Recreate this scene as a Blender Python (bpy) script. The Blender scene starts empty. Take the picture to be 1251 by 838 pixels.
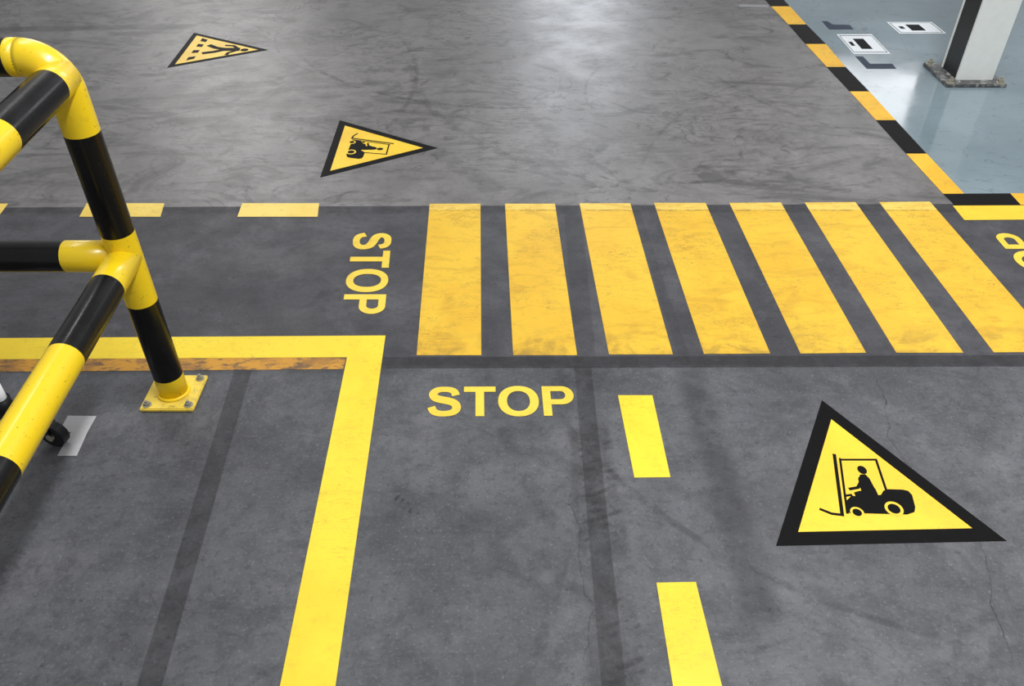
import bpy, bmesh, math, random
from mathutils import Vector, Matrix
random.seed(4)
H=1.65; F=1000.0; TH=math.atan(819/1000.0); S=math.sin(TH); C=math.cos(TH)
sc=bpy.context.scene
sc.view_settings.view_transform='Standard'
COL=sc.collection

def G(px,py):
    dx=px-625.5; dy=py-419; d=F*S+dy*C
    return Vector((H*dx/d, H*(F*C-dy*S)/d))

# ---------------------------------------------------------------- nodes
class NB:
    def __init__(s,name):
        s.m=bpy.data.materials.new(name); s.m.use_nodes=True
        s.t=s.m.node_tree; s.b=s.t.nodes['Principled BSDF']
        g=s.t.nodes.new('ShaderNodeNewGeometry'); s.P=g.outputs['Position']
    def put(s,inp,v):
        if isinstance(v,bpy.types.NodeSocket): s.t.links.new(v,inp)
        else:
            if inp.type=='RGBA' and len(v)==3: v=(*v,1)
            inp.default_value=v
    def math(s,op,a,b=0.0,clamp=False):
        n=s.t.nodes.new('ShaderNodeMath'); n.operation=op; n.use_clamp=clamp
        s.put(n.inputs[0],a); s.put(n.inputs[1],b); return n.outputs[0]
    def vmath(s,op,a,b):
        n=s.t.nodes.new('ShaderNodeVectorMath'); n.operation=op
        s.put(n.inputs[0],a); s.put(n.inputs[1],b)
        return n.outputs['Value'] if op in('DOT_PRODUCT','LENGTH','DISTANCE') else n.outputs[0]
    def mr(s,v,a,b,c=0.0,d=1.0,smooth=True):
        n=s.t.nodes.new('ShaderNodeMapRange'); n.interpolation_type='SMOOTHSTEP' if smooth else 'LINEAR'
        s.put(n.inputs[0],v)
        for i,x in enumerate((a,b,c,d)): n.inputs[i+1].default_value=x
        return n.outputs[0]
    def mix(s,f,a,b,mode='MIX'):
        n=s.t.nodes.new('ShaderNodeMix'); n.data_type='RGBA'; n.blend_type=mode
        s.put(n.inputs[0],f); s.put(n.inputs[6],a); s.put(n.inputs[7],b); return n.outputs[2]
    def noise(s,scale,detail=3,dist=0.0,rough=.55,stretch=None,rot=0,off=0):
        v=s.P
        mp=s.t.nodes.new('ShaderNodeMapping'); s.t.links.new(v,mp.inputs[0])
        mp.inputs['Location'].default_value=(off,off*.7,0)
        mp.inputs['Rotation'].default_value=(0,0,rot)
        if stretch: mp.inputs['Scale'].default_value=stretch
        n=s.t.nodes.new('ShaderNodeTexNoise'); s.t.links.new(mp.outputs[0],n.inputs['Vector'])
        n.inputs['Scale'].default_value=scale; n.inputs['Detail'].default_value=detail
        n.inputs['Distortion'].default_value=dist; n.inputs['Roughness'].default_value=rough
        return n.outputs[0]
    def line(s,p0,p1,hw,soft,fade=.05,warp=None):
        p0=Vector(p0);p1=Vector(p1); u=(p1-p0); L=u.length; u/=L; n=Vector((-u.y,u.x))
        P=s.P if warp is None else warp
        d=s.math('ABSOLUTE',s.math('SUBTRACT',s.vmath('DOT_PRODUCT',P,(n.x,n.y,0)),n.dot(p0)))
        m=s.mr(d,hw,hw+soft,1,0)
        t=s.math('SUBTRACT',s.vmath('DOT_PRODUCT',P,(u.x,u.y,0)),u.dot(p0))
        m=s.math('MULTIPLY',m,s.mr(t,-fade,0,0,1)); m=s.math('MULTIPLY',m,s.mr(t,L,L+fade,1,0))
        return m
    def bump(s,h,strength=.2,dist=.002):
        n=s.t.nodes.new('ShaderNodeBump'); n.inputs['Strength'].default_value=strength
        n.inputs['Distance'].default_value=dist; s.put(n.inputs['Height'],h)
        s.t.links.new(n.outputs[0],s.b.inputs['Normal'])
    def out(s,col,rough,spec=.5,metal=0.0):
        s.put(s.b.inputs['Base Color'],col); s.put(s.b.inputs['Roughness'],rough)
        s.b.inputs['Specular IOR Level'].default_value=spec; s.b.inputs['Metallic'].default_value=metal
        return s.m
def lin(r,g,b):
    f=lambda c:(c/255/12.92) if c/255<=.04045 else ((c/255+.055)/1.055)**2.4
    return (f(r),f(g),f(b))

def simple(name,rgb,rough=.4,spec=.5,metal=0,var=.12):
    n=NB(name); c=lin(*rgb)
    k=n.noise(30,3); col=n.mix(n.mr(k,.35,.7,0,var),c,tuple(x*.45 for x in c))
    return n.out(col,rough,spec,metal)

def paint(name,rgb,wear=.3,dirt=(70,62,40),rough=.42,blotch=None,scr=.5,spec=.35,endwear=None,farband=None):
    n=NB(name); c=lin(*rgb)
    col=c
    if blotch: col=n.mix(n.mr(n.noise(3.2,5,.6),.36,.68),c,lin(*blotch))
    if farband:
        y=n.vmath('DOT_PRODUCT',n.P,(0,1,0))
        col=n.mix(n.mr(y,farband,farband+.006,0,.45),col,lin(240,214,120))
        g=n.math('ABSOLUTE',n.math('SUBTRACT',y,farband)); g=n.mr(g,.003,.008,1,0)
        col=n.mix(n.math('MULTIPLY',g,n.mr(n.noise(20,5,0,.7),.42,.58,0,.55)),col,lin(110,90,50))
    if endwear:
        sm=n.noise(4.5,6,1.6,.65,(1,2.4,1),-.5,91); col=n.mix(n.mr(sm,.48,.66,0,.55),col,lin(196,152,44))
    col=n.mix(n.math('MULTIPLY',n.mr(n.noise(22,6,0,.7),.5,.78),wear),col,lin(*dirt))
    for i,(scl,ro,st) in enumerate(((7,.7,(1,3.5,1)),(9,-.5,(1,4,1)),(12,.1,(1,5,1)))):
        a=n.noise(scl,4,1.2,.6,st,ro,i*7); l=n.mr(n.math('ABSOLUTE',n.math('SUBTRACT',a,.5)),0,.010,1,0)
        l=n.math('MULTIPLY',l,n.mr(n.noise(4,2,0,.5,None,0,4+i*5),.48,.62,0,scr))
        col=n.mix(l,col,lin(*dirt))
    sp=n.mr(n.noise(160,2),.66,.74,0,wear)
    col=n.mix(sp,col,tuple(x*.35 for x in c))
    if endwear:
        y=n.vmath('DOT_PRODUCT',n.P,(0,1,0))
        m=n.mr(y,endwear,endwear+.22,1,0)
        m=n.math('MULTIPLY',m,n.mr(n.noise(8,6,.6,.68),.42,.66)); col=n.mix(n.math('MULTIPLY',m,.6),col,lin(*dirt))
    n.bump(n.noise(90,3),.15,.001)
    return n.out(col,rough,spec)

def concrete(name,rgb,dark,marks=(),swirl=0,rough=(.4,.6),grain=.35,light=None,spec=.4,cloud=.6,arcs=0,arcbox=None,bumpk=.2,lightk=.6,arck=1.0,speck=.5):
    n=NB(name); b=lin(*rgb); dk=lin(*dark)
    col=n.mix(n.math('MULTIPLY',n.mr(n.noise(1.6,7,.4,.68),.36,.66),cloud),b,dk)
    col=n.mix(n.math('MULTIPLY',n.mr(n.noise(9,8,.2,.72,None,0,7),.44,.64),cloud*.75),col,dk)
    if light: col=n.mix(n.math('MULTIPLY',n.mr(n.noise(3.3,8,.5,.72,None,0,13),.5,.68),lightk),col,lin(*light))
    st_=n.math('MULTIPLY',n.mr(n.noise(2.6,8,.6,.75,None,0,77),.56,.70),cloud*.6); col=n.mix(st_,col,tuple(x*.5 for x in dk))
    col=n.mix(n.mr(n.noise(45,6,0,.8),.5,.66,0,grain),col,tuple(x*.4 for x in b))
    col=n.mix(n.mr(n.noise(120,4,0,.75,None,0,5),.54,.70,0,grain*.8),col,tuple(min(1,x*1.9) for x in b))
    col=n.mix(n.mr(n.noise(30,3,0,.6,None,0,25),.68,.72,0,.6),col,tuple(x*.3 for x in b))
    col=n.mix(n.mr(n.noise(52,2,0,.5,None,0,35),.72,.76,0,speck),col,tuple(min(1,x*2.2) for x in b))
    if swirl:
        for (scl,ds,st,ro,w,of,am) in ((.8,2.4,(1,1.5,1),.35,.009,0,.75),(1.5,2.4,(1,1.5,1),-.25,.012,9,.7),(2.4,2.6,(1,1.4,1),.8,.014,21,.65),(5,1.0,(.5,2.6,1),-.6,.018,41,.55),(5,1.0,(.5,2.6,1),.6,.018,47,.55)):
            a=n.noise(scl,3,ds,.5,st,ro,of)
            l=n.mr(n.math('ABSOLUTE',n.math('SUBTRACT',a,.5)),w*.4,w*2.2,1,0)
            l=n.math('MULTIPLY',l,n.mr(n.noise(1.6,4,0,.65,None,0,of+3),.46,.6,0,am*swirl))
            l=n.math('MULTIPLY',l,n.mr(n.noise(14,5,0,.75,None,0,of+8),.38,.6,.1,1))
            col=n.mix(l,col,tuple(x*.36 for x in dk))
        sm=n.math('MULTIPLY',n.mr(n.noise(1.9,7,2.6,.68,(.8,1.4,1),.3,17),.5,.66),.75*swirl)
        col=n.mix(sm,col,tuple(x*.55 for x in dk))
        a=n.noise(6,3,1.5,.5,(.6,2.6,1),.2,61); l=n.mr(n.math('ABSOLUTE',n.math('SUBTRACT',a,.5)),.002,.012,1,0)
        l=n.math('MULTIPLY',l,n.mr(n.noise(2.5,4,0,.65,None,0,66),.48,.62,0,.25*swirl)); col=n.mix(l,col,tuple(min(1,x*1.6) for x in b))
    rnd=random.Random(11)
    for i in range(arcs):
        px=rnd.uniform(arcbox[0],arcbox[2]); py=rnd.uniform(arcbox[1],arcbox[3]); p=G(px,py)
        R=rnd.uniform(.35,1.8); an=rnd.uniform(0,2*math.pi); c=(p.x+R*math.cos(an),p.y+R*math.sin(an),0)
        d=n.math('SUBTRACT',n.vmath('DISTANCE',n.P,c),R)
        d=n.math('ABSOLUTE',d)
        wd=rnd.choice((.004,.006,.012,.03))
        l=n.mr(d,wd,wd*2+.006,1,0)
        lim=n.mr(n.vmath('DISTANCE',n.P,(p.x,p.y,0)),R*.35,R*.9,1,0)
        l=n.math('MULTIPLY',n.math('MULTIPLY',l,lim),n.mr(n.noise(11,6,.3,.75,None,0,i*3+50),.42,.58,0,arck*(rnd.uniform(.4,.75) if wd<.02 else .32)))
        col=n.mix(l,col,lin(38,37,38))
    wv=n.t.nodes.new('ShaderNodeTexNoise'); wv.inputs['Scale'].default_value=6; wv.inputs['Detail'].default_value=4
    n.t.links.new(n.P,wv.inputs['Vector'])
    cc=n.vmath('SUBTRACT',wv.outputs['Color'],(.5,.5,.5))
    WP=n.vmath('ADD',n.P,n.vmath('MULTIPLY',cc,(.12,.12,0)))
    WP2=n.vmath('ADD',n.P,n.vmath('MULTIPLY',cc,(.03,.03,0)))
    for (a,b2,hw,soft,st,kind) in marks:
        a=G(*a); b2=G(*b2)
        m=n.line(a,b2,hw,soft,.08,WP if kind=='crack' else (WP2 if kind in('rough','patch') else None))
        if kind in('rough','patch','crack','crisp'): m=n.math('MULTIPLY',m,n.mr(n.noise(18,7,0,.75,None,0,3),.38,.6,.3 if kind!='crisp' else .7,1))
        if kind=='tread':
            u=(b2-a).normalized()
            w=n.math('SINE',n.math('MULTIPLY',n.vmath('DOT_PRODUCT',WP2,(u.x+.45,u.y,0)),230))
            m=n.math('MULTIPLY',m,n.mr(w,-.2,.4)); m=n.math('MULTIPLY',m,n.mr(n.noise(20,6,0,.75),.48,.58))
        if kind=='soft': m=n.math('MULTIPLY',m,n.mr(n.noise(7,5,0,.7),.3,.6,.3,1))
        col=n.mix(n.math('MULTIPLY',m,st),col,lin(22,22,24))
    r=n.mr(n.noise(5,5,.4,.6,None,0,2),.3,.7,rough[0],rough[1])
    n.bump(n.noise(110,5,0,.75),bumpk,.001)
    return n.out(col,r,spec)

# ---------------------------------------------------------------- objects
def meshobj(name,verts,faces,mats,fm=None,parent=None,smooth=False):
    me=bpy.data.meshes.new(name); me.from_pydata([tuple(v) for v in verts],[],faces); 
    for m in mats: me.materials.append(m)
    if fm:
        for p,i in zip(me.polygons,fm): p.material_index=i
    if smooth:
        for p in me.polygons: p.use_smooth=True
    me.validate(); me.update()
    o=bpy.data.objects.new(name,me); COL.objects.link(o)
    if parent: o.parent=parent
    return o
def tag(o,label,cat,group=None):
    o['label']=label; o['category']=cat
    if group: o['group']=group
def flat(name,polys,mats,z=.0008,fm=None,parent=None):
    """polys: list of lists of ground xy; extruded into a thin film"""
    v=[];f=[];mi=[]
    for k,p in enumerate(polys):
        a=sum(p[i][0]*p[(i+1)%len(p)][1]-p[(i+1)%len(p)][0]*p[i][1] for i in range(len(p)))
        if a<0: p=list(reversed(p))
        i0=len(v); zz=z+(k%40)*.000006
        v+=[(q[0],q[1],zz) for q in p]; f.append(list(range(i0,i0+len(p)))); mi.append(fm[k] if fm else 0)
        j0=len(v); v+=[(q[0],q[1],zz-.0005) for q in p]
        for i in range(len(p)):
            j=(i+1)%len(p); f.append([i0+i,j0+i,j0+j,i0+j]); mi.append(fm[k] if fm else 0)
    o=meshobj(name,v,f,mats,mi,parent)
    return o
def gq(*pts): return [G(*p) for p in pts]

# ---------------------------------------------------------------- floor
upper=concrete('concrete_polished',(119,117,116),(92,90,89),swirl=1.0,rough=(.36,.43),grain=.3,light=(136,134,132),lightk=.4,arcs=13,arcbox=(0,10,1080,240),arck=.9,bumpk=.05,cloud=.65,spec=.5,speck=.3,marks=[
 ((-200,257),(1160,250),.006,.004,.7,'rough'),
 ((0,246),(500,244),.004,.02,.35,'rough'),
 ((120,125),(480,100),.01,.03,.35,'rough'),
 ((-100,38),(230,32),.02,.05,.6,'soft'),
 ((0,150),(240,190),.006,.03,.35,'rough')])
bandm=concrete('concrete_dark_band',(76,76,80),(50,50,54),rough=(.45,.62),grain=.5,swirl=.3,spec=.35,speck=.25,marks=[
 ((440,442),(1400,439),.020,.005,.75,'crisp'),
 ((700,262),(716,448),.03,.008,.32,'crisp'),
 ((778,262),(840,448),.014,.006,.28,'crisp'),
 ((-200,257),(1400,254),.02,.02,.5,'rough')],cloud=.7,light=(92,92,97))
lower=concrete('concrete_worn',(94,95,99),(62,63,67),rough=(.45,.65),grain=.65,light=(114,114,117),lightk=.5,swirl=.3,spec=.35,cloud=.75,arcs=4,arcbox=(480,480,950,820),arck=.6,speck=.28,marks=[
 ((440,447),(1400,444),.010,.005,.85,'crisp'),
 ((296,455),(170,880),.025,.003,.58,'crisp'),
 ((712,450),(756,900),.024,.004,.58,'crisp'),
 ((728,545),(738,655),.045,.012,.5,'tread'),
 ((757,740),(770,870),.035,.012,.5,'tread'),
 ((718,530),(735,660),.05,.02,.4,'patch'),
 ((745,740),(755,860),.045,.02,.35,'patch'),
 ((685,455),(740,460),.06,.02,.45,'patch'),
 ((845,460),(930,740),.016,.055,.48,'soft'),
 ((700,620),(722,800),.0008,.0018,.5,'crack'),
 ((1062,455),(1105,560),.0008,.0014,.7,'crack'),
 ((1196,670),(1225,790),.0008,.0014,.7,'crack'),
 ((490,612),(530,648),.008,.004,.8,'tread'),
 ((0,452),(480,452),.006,.02,.4,'rough')])
n=NB('epoxy_blue_grey')
col=n.mix(n.mr(n.noise(1.4,4,.3),.35,.7),lin(128,144,151),lin(112,128,135))
col=n.mix(n.mr(n.noise(14,5,1,.7,(1,2,1),.5),.56,.7,0,.35),col,lin(84,95,101))
a_=n.noise(2.5,3,1.5,.5,(1,2,1),.4,5); l_=n.mr(n.math('ABSOLUTE',n.math('SUBTRACT',a_,.5)),.002,.012,1,0)
col=n.mix(n.math('MULTIPLY',l_,n.mr(n.noise(5,4,0,.6),.45,.6,0,.4)),col,lin(74,84,90))
col=n.mix(n.mr(n.noise(60,3),.66,.74,0,.4),col,lin(176,186,190))
n.bump(n.noise(5,3),.04,.003)
epoxy=n.out(col,n.mr(n.noise(4,4),.3,.7,.06,.13),.55)

tl=[(935,0),(942,8),(963,30),(984,54),(1010,82),(1038,112),(1070,147),(1107,188),(1152,237)]
tw=[22,23,22,25,23,24,24,25,26]
# extend tape line into the distance
gl=[G(*p) for p in tl]; gr=[G(p[0]+w,p[1]) for p,w in zip(tl,tw)]
b1L=G(-600,256); b1R=G(2200,246)
b2L=G(-600,452); b2R=G(2400,441)
def ext(a,b,x=None,y=None):
    d=b-a
    t=((x-a.x)/d.x) if x is not None else ((y-a.y)/d.y)
    return a+d*t
X0,X1,Y0,Y1=-7,7,-1.5,14
A1=ext(b1L,b1R,x=X0);B1=ext(b1L,b1R,x=X1);A2=ext(b2L,b2R,x=X0);B2=ext(b2L,b2R,x=X1)
mid0=(gl[0]+gr[0])/2; mid8=G(1163,243); dirn=mid0-mid8
top=mid0+dirn*((Y1-mid0.y)/dirn.y)
mb=G(1163,249)
V=[(X0,Y0),(X1,Y0),B2,A2,B1,A1,mb,mid0,top,(X0,Y1),(X1,Y1)]
V=[(p[0],p[1],0) for p in V]
nv=len(V); V+= [(p[0],p[1],-.15) for p in V]
Fc=[[0,1,2,3],[3,2,4,6,5],[5,6,7,8,9],[6,4,10,8,7]]
fm=[0,1,2,3]
Fc.append([i+nv for i in (9,10,1,0)]); fm.append(0)
floor=meshobj('floor',V,Fc,[lower,bandm,upper,epoxy],fm); floor['kind']='structure'
# ---------------------------------------------------------------- paints
cross=paint('crosswalk_paint',(226,184,54),.3,(132,106,52),.45,(220,174,48),.7,.3,endwear=G(700,433).y,farband=G(700,257).y)
yel=paint('yellow_line_paint',(242,214,54),.25,(140,124,52),.45,(236,204,46),.4)
gold=paint('golden_dash_paint',(236,200,54),.3,(140,120,52),.45,(228,188,46),.4)
pale=paint('glare_yellow_paint',(238,208,100),.35,(140,125,75),.42,(226,192,84),.5)  # glare over the left aisle dashes is painted into this paler yellow
txt=paint('lettering_paint',(238,206,72),.35,(120,108,60),.45,(230,196,62),.4)
blk=paint('black_tape',(14,13,14),.15,(34,32,31),.55,None,.35,.12)
tapey=paint('orange_yellow_tape',(238,186,48),.35,(120,90,40),.45,(226,170,38),.6)
blkv=paint('black_vinyl',(11,11,12),.15,(32,32,32),.55,None,.3,.08)
facey=paint('sign_yellow',(244,204,48),.15,(150,120,40),.4,(236,192,42),.35)
n=NB('worn_orange_paint')
c0=n.mix(n.mr(n.noise(8,5,.5,.7),.42,.6),lin(196,140,40),lin(150,106,46))
c0=n.mix(n.mr(n.noise(16,6,.3,.75,(1,3,1)),.50,.60,0,.8),c0,lin(84,70,56))
worn=n.out(c0,.5,.4)
greyp=paint('grey_white_tape',(184,184,186),.2,(130,130,132),.5,(174,174,176),.3)
faint=paint('faint_grey_paint',(140,141,143),.4,(110,110,112),.5,(128,128,130),.3)
navy=paint('navy_tape',(24,40,62),.2,(50,60,70),.45,None,.3,.2)
whit=paint('white_vinyl',(222,228,232),.1,(150,150,150),.4)

st=[((525,249),(587,249),(588,434),(509,434)),((617,249),(678,249),(705,434),(627,434)),
((708,248.5),(770,248.5),(822,433),(744,433)),((799,248),(862,248),(941,432),(860,432.5)),
((891,248),(954,247.5),(1058,431),(978,432)),((983,247.5),(1045,247),(1177,431),(1095,431)),
((1074,247),(1136,246.5),(1296,430),(1214,430.5))]
for q in st:
    o=flat('crosswalk_stripe',[gq(*q)],[cross]); tag(o,'worn golden-yellow painted crosswalk stripe on dark concrete','crosswalk stripe','crosswalk stripes')
for q in [((755,483),(797,483),(819,583),(775,583.5)),((802,712),(850,711),(888,862),(826,862))]:
    o=flat('lane_dash',[gq(*q)],[yel]); tag(o,'bright yellow painted lane dash on grey concrete','floor marking','lane dashes')
for q in [((-92,249),(10,249),(-2,265),(-104,265)),((106,248.5),(201,248.5),(196,265),(97,265)),((296,248.5),(390,248.5),(388,265),(290,265)),((1164,251.5),(1300,251),(1316,268),(1178,269))]:
    o=flat('aisle_dash',[gq(*q)],[pale if q[0][0]<900 else gold],z=.0012)
    tag(o,'yellow painted dash with glare put into its pale colour along the edge of the dark walkway' if q[0][0]<900 else 'golden-yellow painted dash beside the black and yellow hazard tape','floor marking','walkway edge dashes')
o=flat('corner_line',[gq((-350,415.5),(471,410),(424,436.5),(-350,441)),gq((471,410),(386,1005),(308,1005),(424,436.5))],[yel]); tag(o,'bright yellow painted line turning a corner around the railing','floor marking')
o=flat('worn_line',[gq((-350,441),(423.5,436.8),(419,451),(-350,457))],[worn]); tag(o,'worn orange-brown paint strip beside the yellow line','floor marking')
o=flat('pale_line',[gq((903,5.5),(938,6),(939,9),(903,8.5))],[faint]); tag(o,'faint pale line on grey concrete','floor marking')
# hazard tape
polys=[];mi=[]
e0=gl[0]+(gl[0]-gl[2]); e1=gr[0]+(gr[0]-gr[2])
polys.append([e0,e1,gr[1],gl[1]]); mi.append(0)
for i in range(1,8):
    polys.append([gl[i],gr[i],gr[i+1],gl[i+1]]); mi.append(1 if i%2==1 else 0)
for k in range(6):
    a0=e0+(e0-gl[1])*k*.9; a1=e0+(e0-gl[1])*(k+1)*.9; c0_=e1+(e1-gr[1])*k*.9; c1_=e1+(e1-gr[1])*(k+1)*.9
    polys.append([a0,a1,c1_,c0_]); mi.append(1 if k%2==0 else 0)
polys.append(gq((1152,237),(1234,236.5),(1247,250.5),(1166,251))); mi.append(0)
polys.append(gq((1234,236.5),(1316,236),(1332,250),(1247,250.5))); mi.append(1)
polys.append(gq((1316,236),(1400,235.5),(1418,249.5),(1332,250))); mi.append(0)
o=flat('hazard_tape',polys,[blk,tapey],z=.0014,fm=mi); tag(o,'black and orange-yellow hazard tape bordering blue-grey epoxy floor','floor tape')

# ---- strokes / letters
def stroke(pts,w):
    out=[]
    n=len(pts); P=[Vector(p) for p in pts]; L=[];R=[]
    for i in range(n):
        if i==0: t=(P[1]-P[0]).normalized(); k=1
        elif i==n-1: t=(P[-1]-P[-2]).normalized(); k=1
        else:
            a=(P[i]-P[i-1]).normalized(); b=(P[i+1]-P[i]).normalized(); t=(a+b).normalized(); k=1/max(.4,t.dot(a))
        nn=Vector((-t.y,t.x)); ww=(w[i] if isinstance(w,(list,tuple)) else w)/2*k
        L.append(P[i]+nn*ww); R.append(P[i]-nn*ww)
    for i in range(n-1): out.append([L[i],L[i+1],R[i+1],R[i]])
    return out
def arc(cx,cy,rx,ry,a0,a1,n=14):
    return [(cx+rx*math.cos(math.radians(a0+(a1-a0)*i/n)),cy+ry*math.sin(math.radians(a0+(a1-a0)*i/n))) for i in range(n+1)]
def disc(cx,cy,r,ry=None,n=24): return [arc(cx,cy,r,ry or r,0,360,n)[:-1]]
def catmull(pts,k=8):
    out=[];P=[Vector(p) for p in pts]; P=[P[0]*2-P[1]]+P+[P[-1]*2-P[-2]]
    for i in range(1,len(P)-2):
        for j in range(k):
            t=j/k
            out.append(.5*((2*P[i])+(P[i+1]-P[i-1])*t+(2*P[i-1]-5*P[i]+4*P[i+1]-P[i+2])*t*t+(3*P[i]-P[i-1]-3*P[i+1]+P[i+2])*t**3))
    out.append(P[-2]); return out
def STOP():
    ps=[];x=0
    # S centreline, grotesque style with a diagonal spine
    s=catmull([(.745,.70),(.70,.825),(.59,.895),(.44,.912),(.28,.888),(.175,.80),(.165,.70),(.225,.615),(.36,.560),(.55,.51),(.70,.44),(.765,.33),(.755,.215),(.66,.125),(.49,.088),(.32,.098),(.19,.165),(.125,.31)],6)
    nS=len(s); wS=[]
    for i in range(nS):
        t=i/(nS-1); wS.append(.205+.03*math.exp(-((t-.5)/.2)**2)-.03*math.exp(-((t-.17)/.08)**2)-.03*math.exp(-((t-.83)/.08)**2))
    ps+= [[(q[0]+x,q[1]) for q in p] for p in stroke(s,wS)]
    x+=.95
    ps+=[[(x,.82),(x,1),(x+.82,1),(x+.82,.82)],[(x+.30,0),(x+.30,.83),(x+.52,.83),(x+.52,0)]]
    x+=.87
    no=48
    for i in range(no):
        a0=2*math.pi*i/no; a1=2*math.pi*(i+1)/no
        def f(a,rx,ry,e=.92):
            c_,s_=math.cos(a),math.sin(a)
            return (x+.53+rx*math.copysign(abs(c_)**e,c_),.5+ry*math.copysign(abs(s_)**e,s_))
        ps.append([f(a0,.52,.515),f(a1,.52,.515),f(a1,.295,.34),f(a0,.295,.34)])
    x+=1.15
    ps+=[[(x,0),(x,1),(x+.215,1),(x+.215,0)]]
    no=16
    top_=[(x+.215,1)]+[(x+.50+.31*math.cos(math.radians(90-180*i/no)),.69+.31*math.sin(math.radians(90-180*i/no))) for i in range(no+1)]+[(x+.215,.38)]
    inn=[(x+.215,.83)]+[(x+.47+.125*math.cos(math.radians(90-180*i/no)),.69+.14*math.sin(math.radians(90-180*i/no))) for i in range(no+1)]+[(x+.215,.55)]
    for i in range(len(top_)-1): ps.append([top_[i],top_[i+1],inn[i+1],inn[i]])
    return ps,x+.82
LP,LW=STOP()
def lettering(org,right,up,label):
    o0=G(*org); r=(G(*right)-o0)/LW; u=G(*up)-o0
    o=flat('stop_lettering',[[o0+r*q[0]+u*q[1] for q in p] for p in LP],[txt],z=.0012)
    tag(o,label,'floor lettering','stop letterings')
lettering((520,509),(704.5,508),(522.5,473),'yellow STOP lettering painted on grey concrete')
lettering((433,284),(417,384),(479,284),'yellow STOP lettering painted on the dark walkway beside the stripes')
lettering((1351,384),(1258,285),(1298,384),'yellow STOP lettering painted on the dark walkway past the stripes')

# ---- warning signs
TB=((948,667),(1230,661),(1004,489))
def aff(tri):
    a,b,c=[G(*p) for p in tri]
    ex=b-a; ey=(c-a-ex*.5)/.8660254
    return a,ex,ey
a3,ex3,ey3=aff(TB)
M3=Matrix(((ex3.x,ey3.x),(ex3.y,ey3.y))).inverted()
def toS(px,py):
    d=G(px,py)-a3; return M3@d
def pixp(*pts): return [toS(*p) for p in pts]
def pst(pts,w): # stroke in sign space, width px -> units
    return stroke([toS(*p) for p in pts],w/285)
FK=[];FM=[]
def add(ps,m=0):
    for p in ps: FK.append(p); FM.append(m)
add(pst([(1019,555),(1029,631)],4.5)); add(pst([(1026,560),(1035,628)],3.0))
add(pst([(1001,622),(1016,628),(1029,629.5)],3.8)); 
add(pst([(1027,562),(1070,562),(1084,604)],3.2)); add(pst([(1032,606),(1041,605)],3.5))
# chassis, hood and rounded counterweight
add([pixp((1035,627),(1034,612),(1040,606),(1052,607),(1076,605),(1079,600),(1084,598),(1102,598.5),(1109,600),(1114,605),(1118,620),(1117,626),(1108,629))])
add([pixp((1058,609),(1057,599),(1069,597),(1074,608))])   # seat
add(disc(*toS(1053,574.5),.021,.025))
add([pixp((1048,585),(1051,580),(1057,580),(1062,585),(1070,600),(1072,608),(1055,608),(1051,597))])  # torso
add(pst([(1053,586),(1048,596),(1037,598)],4.4))
add([pixp((1064,609),(1046,609),(1043,602),(1050,600),(1064,601))])
for cx,cy,r in ((1047,626.5,.030),(1092,622,.040)):
    q=toS(cx,cy); add(disc(q[0],q[1],r),1); add(disc(q[0],q[1],r*.68),0)
PK=[]
for ps in (disc(.51,.63,.040),[[(.45,.58),(.54,.585),(.54,.40),(.455,.40)]],
    stroke([(.505,.43),(.57,.34),(.61,.235)],.060),stroke([(.49,.43),(.45,.33),(.375,.245)],.058),
    stroke([(.475,.56),(.395,.50),(.38,.41)],.036),stroke([(.52,.56),(.59,.49),(.655,.48)],.036),
    [[(.22,.195),(.29,.195),(.26,.13),(.17,.13)]],[[(.36,.19),(.43,.19),(.42,.13),(.34,.13)]],[[(.52,.19),(.59,.19),(.605,.13),(.525,.13)]],[[(.69,.195),(.76,.195),(.81,.13),(.72,.13)]]):
    for p in ps: PK.append(p)
PM=[0]*len(PK)
def sign(tri,polys,pm,k,label,cy=.289):
    a,ex,ey=aff(tri)
    T=lambda q:a+ex*q[0]+ey*q[1]
    full=[(0,0),(1,0),(.5,.866)]
    root=flat('warning_sign',[[T(q) for q in full]],[blkv],z=.0008)
    tag(root,label,'floor sign','floor warning signs')
    inn=[(.5+(q[0]-.5)*k,cy+(q[1]-.289)*k) for q in full]
    flat('yellow_face',[[T(q) for q in inn]],[facey],z=.0013,parent=root)
    flat('pictogram',[[T(q) for q in p] for p in polys],[blkv,facey],z=.0018,fm=pm,parent=root)
sign(TB,FK,FM,.765,'triangular yellow floor sign with black border and forklift symbol')
sign(((415,147),(391,217),(535,181)),FK,FM,.79,'triangular yellow floor sign with black border and forklift symbol')
sign(((237,40),(204,83),(328,61)),PK,PM,.82,'triangular yellow floor sign with black border and walking person symbol')

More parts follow.
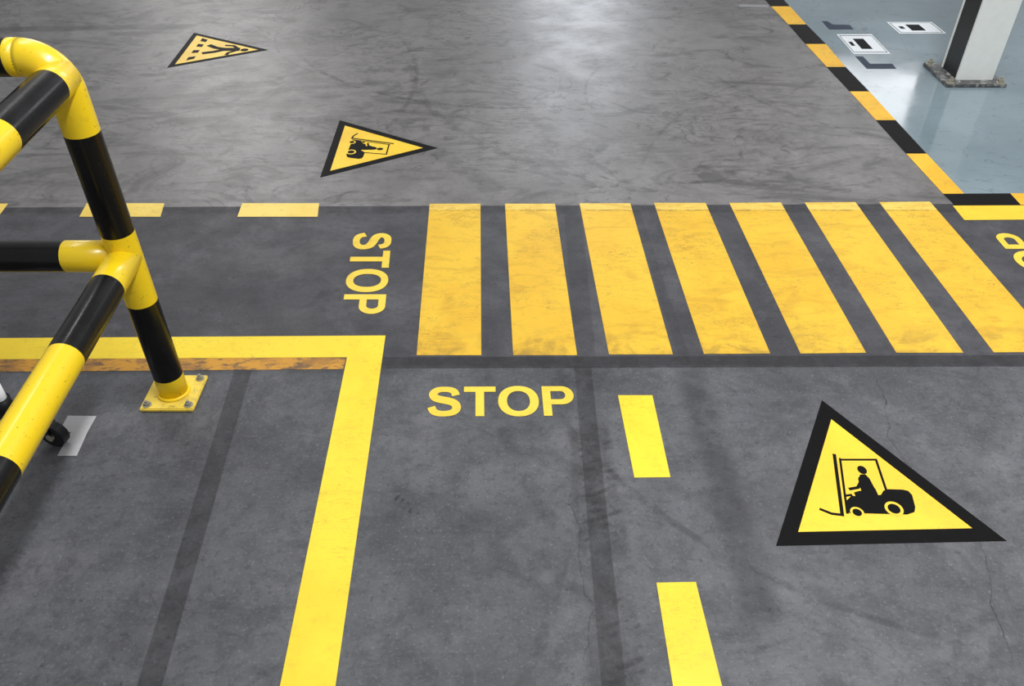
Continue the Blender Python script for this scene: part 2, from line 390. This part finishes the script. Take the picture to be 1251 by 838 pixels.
# ---- stickers without codes, corner marks
def sticker(q):
    g=gq(*q); a=g[3]; r=g[2]-g[3]; u=g[0]-g[3]
    T=lambda x,y:a+r*x+u*y
    R=lambda x0,y0,x1,y1:[T(x0,y0),T(x1,y0),T(x1,y1),T(x0,y1)]
    root=flat('floor_sticker',[R(0,0,1,1)],[whit],z=.0010)
    tag(root,'white rectangular sticker with thin dark frame and dark centre on epoxy','floor sticker','floor stickers')
    flat('printed_frame',[R(.04,.07,.96,.09),R(.04,.91,.96,.93),R(.04,.09,.055,.91),R(.945,.09,.96,.91)],[blkv],z=.0016,parent=root)
    flat('printed_block',[R(.34,.24,.64,.76),R(.14,.40,.24,.60)],[blkv],z=.0016,parent=root)
sticker(((1022,42),(1063,42),(1088,66),(1043,66)))
sticker(((1083,27),(1137,27),(1156,41),(1099,41)))
for L_ in (((1045,69),(1054,69),(1063,78),(1090,78),(1095,84),(1059,84)),((1004,26),(1011,26),(1017,30),(1038,30.5),(1043,36),(1013,36))):
    o=flat('corner_mark',[gq(*L_[:3],L_[5]),gq(L_[2],L_[3],L_[4],L_[5])],[navy],z=.001); tag(o,'dark blue angled corner mark taped on epoxy floor','floor marking','corner marks')
o=flat('corner_mark',[gq((83,508),(118,508.5),(107,528),(72,528)),gq((87,528),(107,528),(94,557),(70,557))],[greyp],z=.001); tag(o,'light grey angled corner mark taped on concrete by the trolley','floor marking')

# ---------------------------------------------------------------- railing
def gloss(name,rgb,dirt,rough,wear=.35,coat=.3):
    n=NB(name); c=lin(*rgb)
    col=n.mix(n.mr(n.noise(18,6,.3,.7),.56,.72,0,wear),c,lin(*dirt))
    col=n.mix(n.mr(n.noise(120,2),.66,.74,0,.5),col,lin(60,50,30))
    n.bump(n.noise(40,3),.06,.001)
    m=n.out(col,n.mr(n.noise(9,3),.3,.7,rough,rough+.12),.5 if coat>.2 else .35)
    n.b.inputs['Coat Weight'].default_value=coat; n.b.inputs['Coat Roughness'].default_value=.15
    return m
ry=gloss('railing_yellow',(246,210,24),(190,150,30),.28)
rb=gloss('railing_black',(8,8,9),(26,26,26),.22,.25,.1)
n=NB('dirty_plate_yellow'); c=n.mix(n.mr(n.noise(22,7,.3,.75),.46,.66,0,.6),lin(238,208,80),lin(178,158,92))
c=n.mix(n.mr(n.noise(50,5,.2,.7,None,0,4),.59,.66,0,.6),c,lin(100,90,66)); platey=n.out(c,.5,.35)
steel=simple('bolt_steel',(160,156,140),.5,.4,.1,.5)
Rp=.041
PB=G(214,482)
def z_at(py,Y=None):
    Y=PB.y if Y is None else Y; r=(py-419)/F
    return H-Y*(S+r*C)/(C-r*S)
def x_at(px,Y,z): return (px-625.5)*(Y*C+(H-z)*S)/F
DY=Vector((-43.5,1292.6)).normalized()
def t_at(py,z):
    r=(py-419)/F; Y=(H-z)*(C-r*S)/(S+r*C); return (PB.y-Y)/DY.y
def sweep(name,path,bands,parent,r=Rp,seg=36,caps=True,mats=None):
    """bands: sorted list of (arclen_end, matindex)"""
    P=[Vector(p) for p in path]; acc=[0]
    for i in range(1,len(P)): acc.append(acc[-1]+(P[i]-P[i-1]).length)
    total=acc[-1]; cuts=sorted(set([round(a,5) for a in acc]+[round(b,5) for b,_ in bands if 0<b<total]))
    pts=[];tans=[]
    for cdist in cuts:
        for i in range(1,len(P)):
            if cdist<=acc[i]+1e-4: break
        k=(cdist-acc[i-1])/(acc[i]-acc[i-1]); p=P[i-1].lerp(P[i],k); t=(P[i]-P[i-1]).normalized()
        if k>.999 and i<len(P)-1: t=(t+(P[i+1]-P[i]).normalized()).normalized()
        pts.append(p); tans.append(t)
    v=[];f=[];mi=[]
    ref=tans[0].orthogonal().normalized()
    for p,t in zip(pts,tans):
        ref=(ref-t*ref.dot(t)).normalized(); b=t.cross(ref)
        for s in range(seg):
            a=2*math.pi*s/seg; v.append(p+(ref*math.cos(a)+b*math.sin(a))*r)
    for i in range(len(pts)-1):
        mid=(cuts[i]+cuts[i+1])/2; m=next((m for e,m in bands if mid<e),bands[-1][1])
        for s in range(seg):
            s2=(s+1)%seg; f.append([i*seg+s,i*seg+s2,(i+1)*seg+s2,(i+1)*seg+s]); mi.append(m)
    if caps:
        f.append(list(range(seg))[::-1]); mi.append(bands[0][1]); k=(len(pts)-1)*seg; f.append(list(range(k,k+seg))); mi.append(bands[-1][1])
    o=meshobj(name,v,f,mats or [ry,rb],mi,parent,smooth=True)
    for p in o.data.polygons:
        if len(p.vertices)>4: p.use_smooth=False
    return o
rail=bpy.data.objects.new('safety_railing',None); COL.objects.link(rail); rail.location=(PB.x,PB.y,0)
tag(rail,'yellow and black banded tubular steel safety railing with bolted corner post','railing')
def toloc(o):  # keep world position under parent
    o.matrix_parent_inverse=Matrix.Translation(-rail.location)
zt=z_at(70); zm=z_at(313); zt2=z_at(93)
RB=.075
path=[(PB.x,PB.y,.012),(PB.x,PB.y,zt-RB)]
for i in range(1,13):
    a=math.pi/2*i/12; path.append((PB.x-RB+RB*math.cos(a),PB.y,zt-RB+RB*math.sin(a)))
bz=[(z_at(457)-.012,0),(z_at(367)-.012,1),(z_at(283)-.012,0),(z_at(161)-.012,1),(9,0)]
o=sweep('post',path,bz,rail); toloc(o)
# top rail going sideways
xe=PB.x-RB; xb=x_at(13,PB.y,zt)
print('elbow',xe,xb)
def alt(first,start,step,n):
    return [(start+step*(i+1),(first+i)%2) for i in range(n)]
o=sweep('top_rail',[(xe+.002,PB.y,zt),(PB.x-2.0,PB.y,zt)],[(max(.012,xe-xb),0)]+alt(1,max(.012,xe-xb),.27,9),rail); toloc(o)
def along(t,z): q=PB-DY*t; return (q.x,q.y,z)
s1=t_at(108,zt2); s2=t_at(168,zt2)
LEN=2.4
o=sweep('top_rail',[along(0,zt2),along(LEN,zt2)],[(max(s1,.05),0),(s2,1)]+alt(0,s2,.27,9),rail); toloc(o)
xb=x_at(82,PB.y,zm); d=PB.x-xb
o=sweep('middle_rail',[(PB.x,PB.y,zm),(PB.x-2.0,PB.y,zm)],[(d,0)]+alt(1,d,.27,9),rail); toloc(o)
m1=t_at(352,zm); m2=t_at(437,zm); m3=t_at(573,zm)
o=sweep('middle_rail',[along(0,zm),along(LEN,zm)],[(m1,0),(m2,1),(m3,0)]+alt(1,m3,m3-m2,6),rail); toloc(o)
def bevelbox(name,cx,cy,cz,sx,sy,sz,mat,parent,bev=.003,rotz=0):
    bm=bmesh.new(); bmesh.ops.create_cube(bm,size=1)
    bmesh.ops.scale(bm,vec=(sx,sy,sz),verts=bm.verts); 
    if bev: bmesh.ops.bevel(bm,geom=bm.edges[:],offset=bev,segments=2,affect='EDGES')
    bmesh.ops.rotate(bm,cent=(0,0,0),matrix=Matrix.Rotation(rotz,3,'Z'),verts=bm.verts)
    bmesh.ops.translate(bm,vec=(cx,cy,cz),verts=bm.verts)
    me=bpy.data.meshes.new(name); bm.to_mesh(me); bm.free(); me.materials.append(mat)
    o=bpy.data.objects.new(name,me); COL.objects.link(o); o.parent=parent; return o
def bolt(cx,cy,z0,parent,mat,r=.0085,h=.008):
    bm=bmesh.new()
    bmesh.ops.create_cone(bm,cap_ends=True,segments=20,radius1=r*1.5,radius2=r*1.5,depth=.002,matrix=Matrix.Translation((cx,cy,z0+.001)))
    bmesh.ops.create_cone(bm,cap_ends=True,segments=6,radius1=r,radius2=r*.95,depth=h,matrix=Matrix.Translation((cx,cy,z0+.002+h/2)))
    bmesh.ops.create_cone(bm,cap_ends=True,segments=14,radius1=r*.5,radius2=r*.45,depth=h*.8,matrix=Matrix.Translation((cx,cy,z0+.002+h*1.4)))
    me=bpy.data.meshes.new('bolt'); bm.to_mesh(me); bm.free(); me.materials.append(mat)
    o=bpy.data.objects.new('bolt',me); COL.objects.link(o); o.parent=parent; return o
def plate(cx,cy):
    o=bevelbox('base_plate',cx,cy,.006,.155,.15,.012,platey,rail); toloc(o)
    for i in (-1,1):
        for j in (-1,1):
            toloc(bolt(cx+i*.06,cy+j*.057,.012,rail,steel))
plate(PB.x,PB.y)
for q in ((PB.x-1.96,PB.y),(along(2.36,0)[0],along(2.36,0)[1])):
    zz=zt if q[1]==PB.y else zt2
    o=sweep('post',[(q[0],q[1],.012),(q[0],q[1],zz)],alt(0,0,.25,6),rail); toloc(o); plate(*q)
def ring(name,center,axis,r,tr,mat):
    axis=Vector(axis).normalized(); a=axis.orthogonal().normalized(); b=axis.cross(a); c=Vector(center)
    pts=[c+(a*math.cos(2*math.pi*i/40)+b*math.sin(2*math.pi*i/40))*r for i in range(41)]
    o=sweep(name,pts,[(99,0)],rail,r=tr,seg=8,caps=False); toloc(o)
ring('weld_bead',(PB.x,PB.y,.016),(0,0,1),Rp+.002,.005,ry)

# ---------------------------------------------------------------- steel column
colw=simple('column_white_paint',(236,240,236),.3,.5,0,.06)
cold=simple('column_dark_paint',(30,32,34),.4,.4,0,.3)
n=NB('column_plate_paint'); pc=n.mix(n.mr(n.noise(24,6,.3,.7),.50,.62),lin(78,79,79),lin(158,160,156)); platem=n.out(pc,.45,.4)
CX,CY=2.385,4.24
colm=bpy.data.objects.new('steel_column',None); COL.objects.link(colm); colm.location=(CX,CY,0)
tag(colm,'white steel beam column with black recessed web and bolted base plate','column')
w=.19;dp=.19;tf=.014
def sub(name,cx,cy,cz,sx,sy,sz,mat,bev=.002):
    o=bevelbox(name,cx,cy,cz,sx,sy,sz,mat,colm,bev); return o
sub('flange',0.01,-dp/2+tf/2,1.995,w,tf,3.96,colw); sub('flange',0.01,dp/2-tf/2,1.995,w,tf,3.96,colw)
sub('web',0.01,0,1.995,.012,dp-2*tf,3.96,cold)
sub('side_cover',-.078,0,1.995,.006,dp-2*tf-.002,3.96,cold,.001)
sub('base_plate',0,0,.008,.31,.31,.016,platem,.003)
for i in (-1,1):
    for j in (-1,1):
        bolt(i*.13,j*.13,.016,colm,steel,.014,.016)

# ---------------------------------------------------------------- trolley foot with caster
bp=simple('black_plastic',(16,16,18),.45,.3); wp=simple('white_enamel',(225,228,230),.3); rub=simple('grey_rubber',(34,35,38),.5,.3)
tro=bpy.data.objects.new('trolley_stand',None); COL.objects.link(tro)
A=G(66,540); T0=G(25,533); tro.location=(T0.x,T0.y,0)
tag(tro,'white tubular trolley stand on black leg with swivel caster','trolley')
def fix(o): o.matrix_parent_inverse=Matrix.Translation(-tro.location); return o
dirv=(A-T0).normalized()
fix(sweep('upright',[(T0.x,T0.y,.11),(T0.x,T0.y,.19)],[(9,0)],tro,r=.017,seg=24,mats=[wp]))
fix(sweep('clamp',[(T0.x,T0.y,.085),(T0.x,T0.y,.145)],[(9,0)],tro,r=.024,seg=24,mats=[bp]))
fix(sweep('leg',[(T0.x,T0.y,.105),(A.x,A.y,.098)],[(9,0)],tro,r=.012,seg=20,mats=[bp]))
T2=T0+Vector((-.26,.05)); fix(sweep('leg',[(T0.x,T0.y,.105),(T2.x,T2.y,.098)],[(9,0)],tro,r=.012,seg=20,mats=[bp]))
def caster(q):
    wd=Vector((.97,-.25)).normalized(); ax=Vector((-wd.y,wd.x))
    e=bpy.data.objects.new('caster',None); COL.objects.link(e); e.parent=tro; e.location=(q.x-tro.location.x,q.y-tro.location.y,0)
    c=Vector((wd.x*.016,wd.y*.016,.038)); a3=Vector((ax.x,ax.y,0))
    sweep('wheel',[c-a3*.013,c-a3*.011,c+a3*.011,c+a3*.013],[(9,0)],e,r=.038,seg=40,mats=[rub])
    sweep('hub',[c-a3*.0205,c+a3*.0205],[(9,0)],e,r=.011,seg=20,mats=[steel])
    bm=bmesh.new()
    for s in (-1,1):
        pts=[(-.014,.080),(.014,.080),(.026,.044),(.020,.030),(.008,.032)]
        vs=[]
        for k in (0,1):
            vs.append([bm.verts.new(Vector((wd.x*x,wd.y*x,z))+a3*(s*(.016+.003*k))) for x,z in pts])
        bm.faces.new(vs[0]); bm.faces.new(vs[1][::-1])
        for i in range(5): bm.faces.new([vs[0][i],vs[1][i],vs[1][(i+1)%5],vs[0][(i+1)%5]])
    bmesh.ops.create_cone(bm,cap_ends=True,segments=20,radius1=.021,radius2=.018,depth=.012,matrix=Matrix.Translation((0,0,.084)))
    bmesh.ops.create_cone(bm,cap_ends=True,segments=14,radius1=.007,radius2=.007,depth=.02,matrix=Matrix.Translation((0,0,.094)))
    me=bpy.data.meshes.new('fork'); bm.to_mesh(me); bm.free(); me.materials.append(bp)
    o=bpy.data.objects.new('fork',me); COL.objects.link(o); o.parent=e
caster(A); caster(T2)

# ---------------------------------------------------------------- light
w=bpy.data.worlds.new('World'); sc.world=w; w.use_nodes=True
w.node_tree.nodes['Background'].inputs[0].default_value=(.96,.975,1,1); w.node_tree.nodes['Background'].inputs[1].default_value=.35
def area(name,loc,sx,sy,power,target=None,col=(1,1,1)):
    l=bpy.data.lights.new(name,'AREA'); l.shape='RECTANGLE'; l.size=sx; l.size_y=sy; l.energy=power; l.color=col
    o=bpy.data.objects.new(name,l); COL.objects.link(o); o.location=loc
    d=(Vector(target)-Vector(loc)) if target else Vector((0,0,-1))
    o.rotation_euler=d.to_track_quat('-Z','Y').to_euler(); 
    return o
def mirror(px,py,k):
    g=G(px,py); return (g.x*k,g.y*k,H*(k-1)),(g.x,g.y,0)
area('ceiling_lamp',(1.3,1.0,4.6),.3,3.0,222)
area('ceiling_lamp',(-2.2,4.8,5.0),.4,3.5,60)
area('ceiling_lamp',(3.5,4.0,5.0),.4,3.5,90)
l,t=mirror(705,30,3.0); area('window_light',l,1.6,3.4,125,t,(.88,.93,1))
l,t=mirror(300,165,3.4); area('window_light',l,2.0,3.0,90,t,(1,.99,.97))
l,t=mirror(1050,150,3.2); area('window_light',l,1.2,1.6,22,t,(.97,.98,1))

cam=bpy.data.cameras.new('Camera'); co=bpy.data.objects.new('Camera',cam); COL.objects.link(co)
co.location=(0,0,H); co.rotation_euler=(math.pi/2-TH,0,0); cam.sensor_width=36; cam.lens=F/1251*36; cam.sensor_fit='HORIZONTAL'
cam.clip_start=.02
sc.camera=co
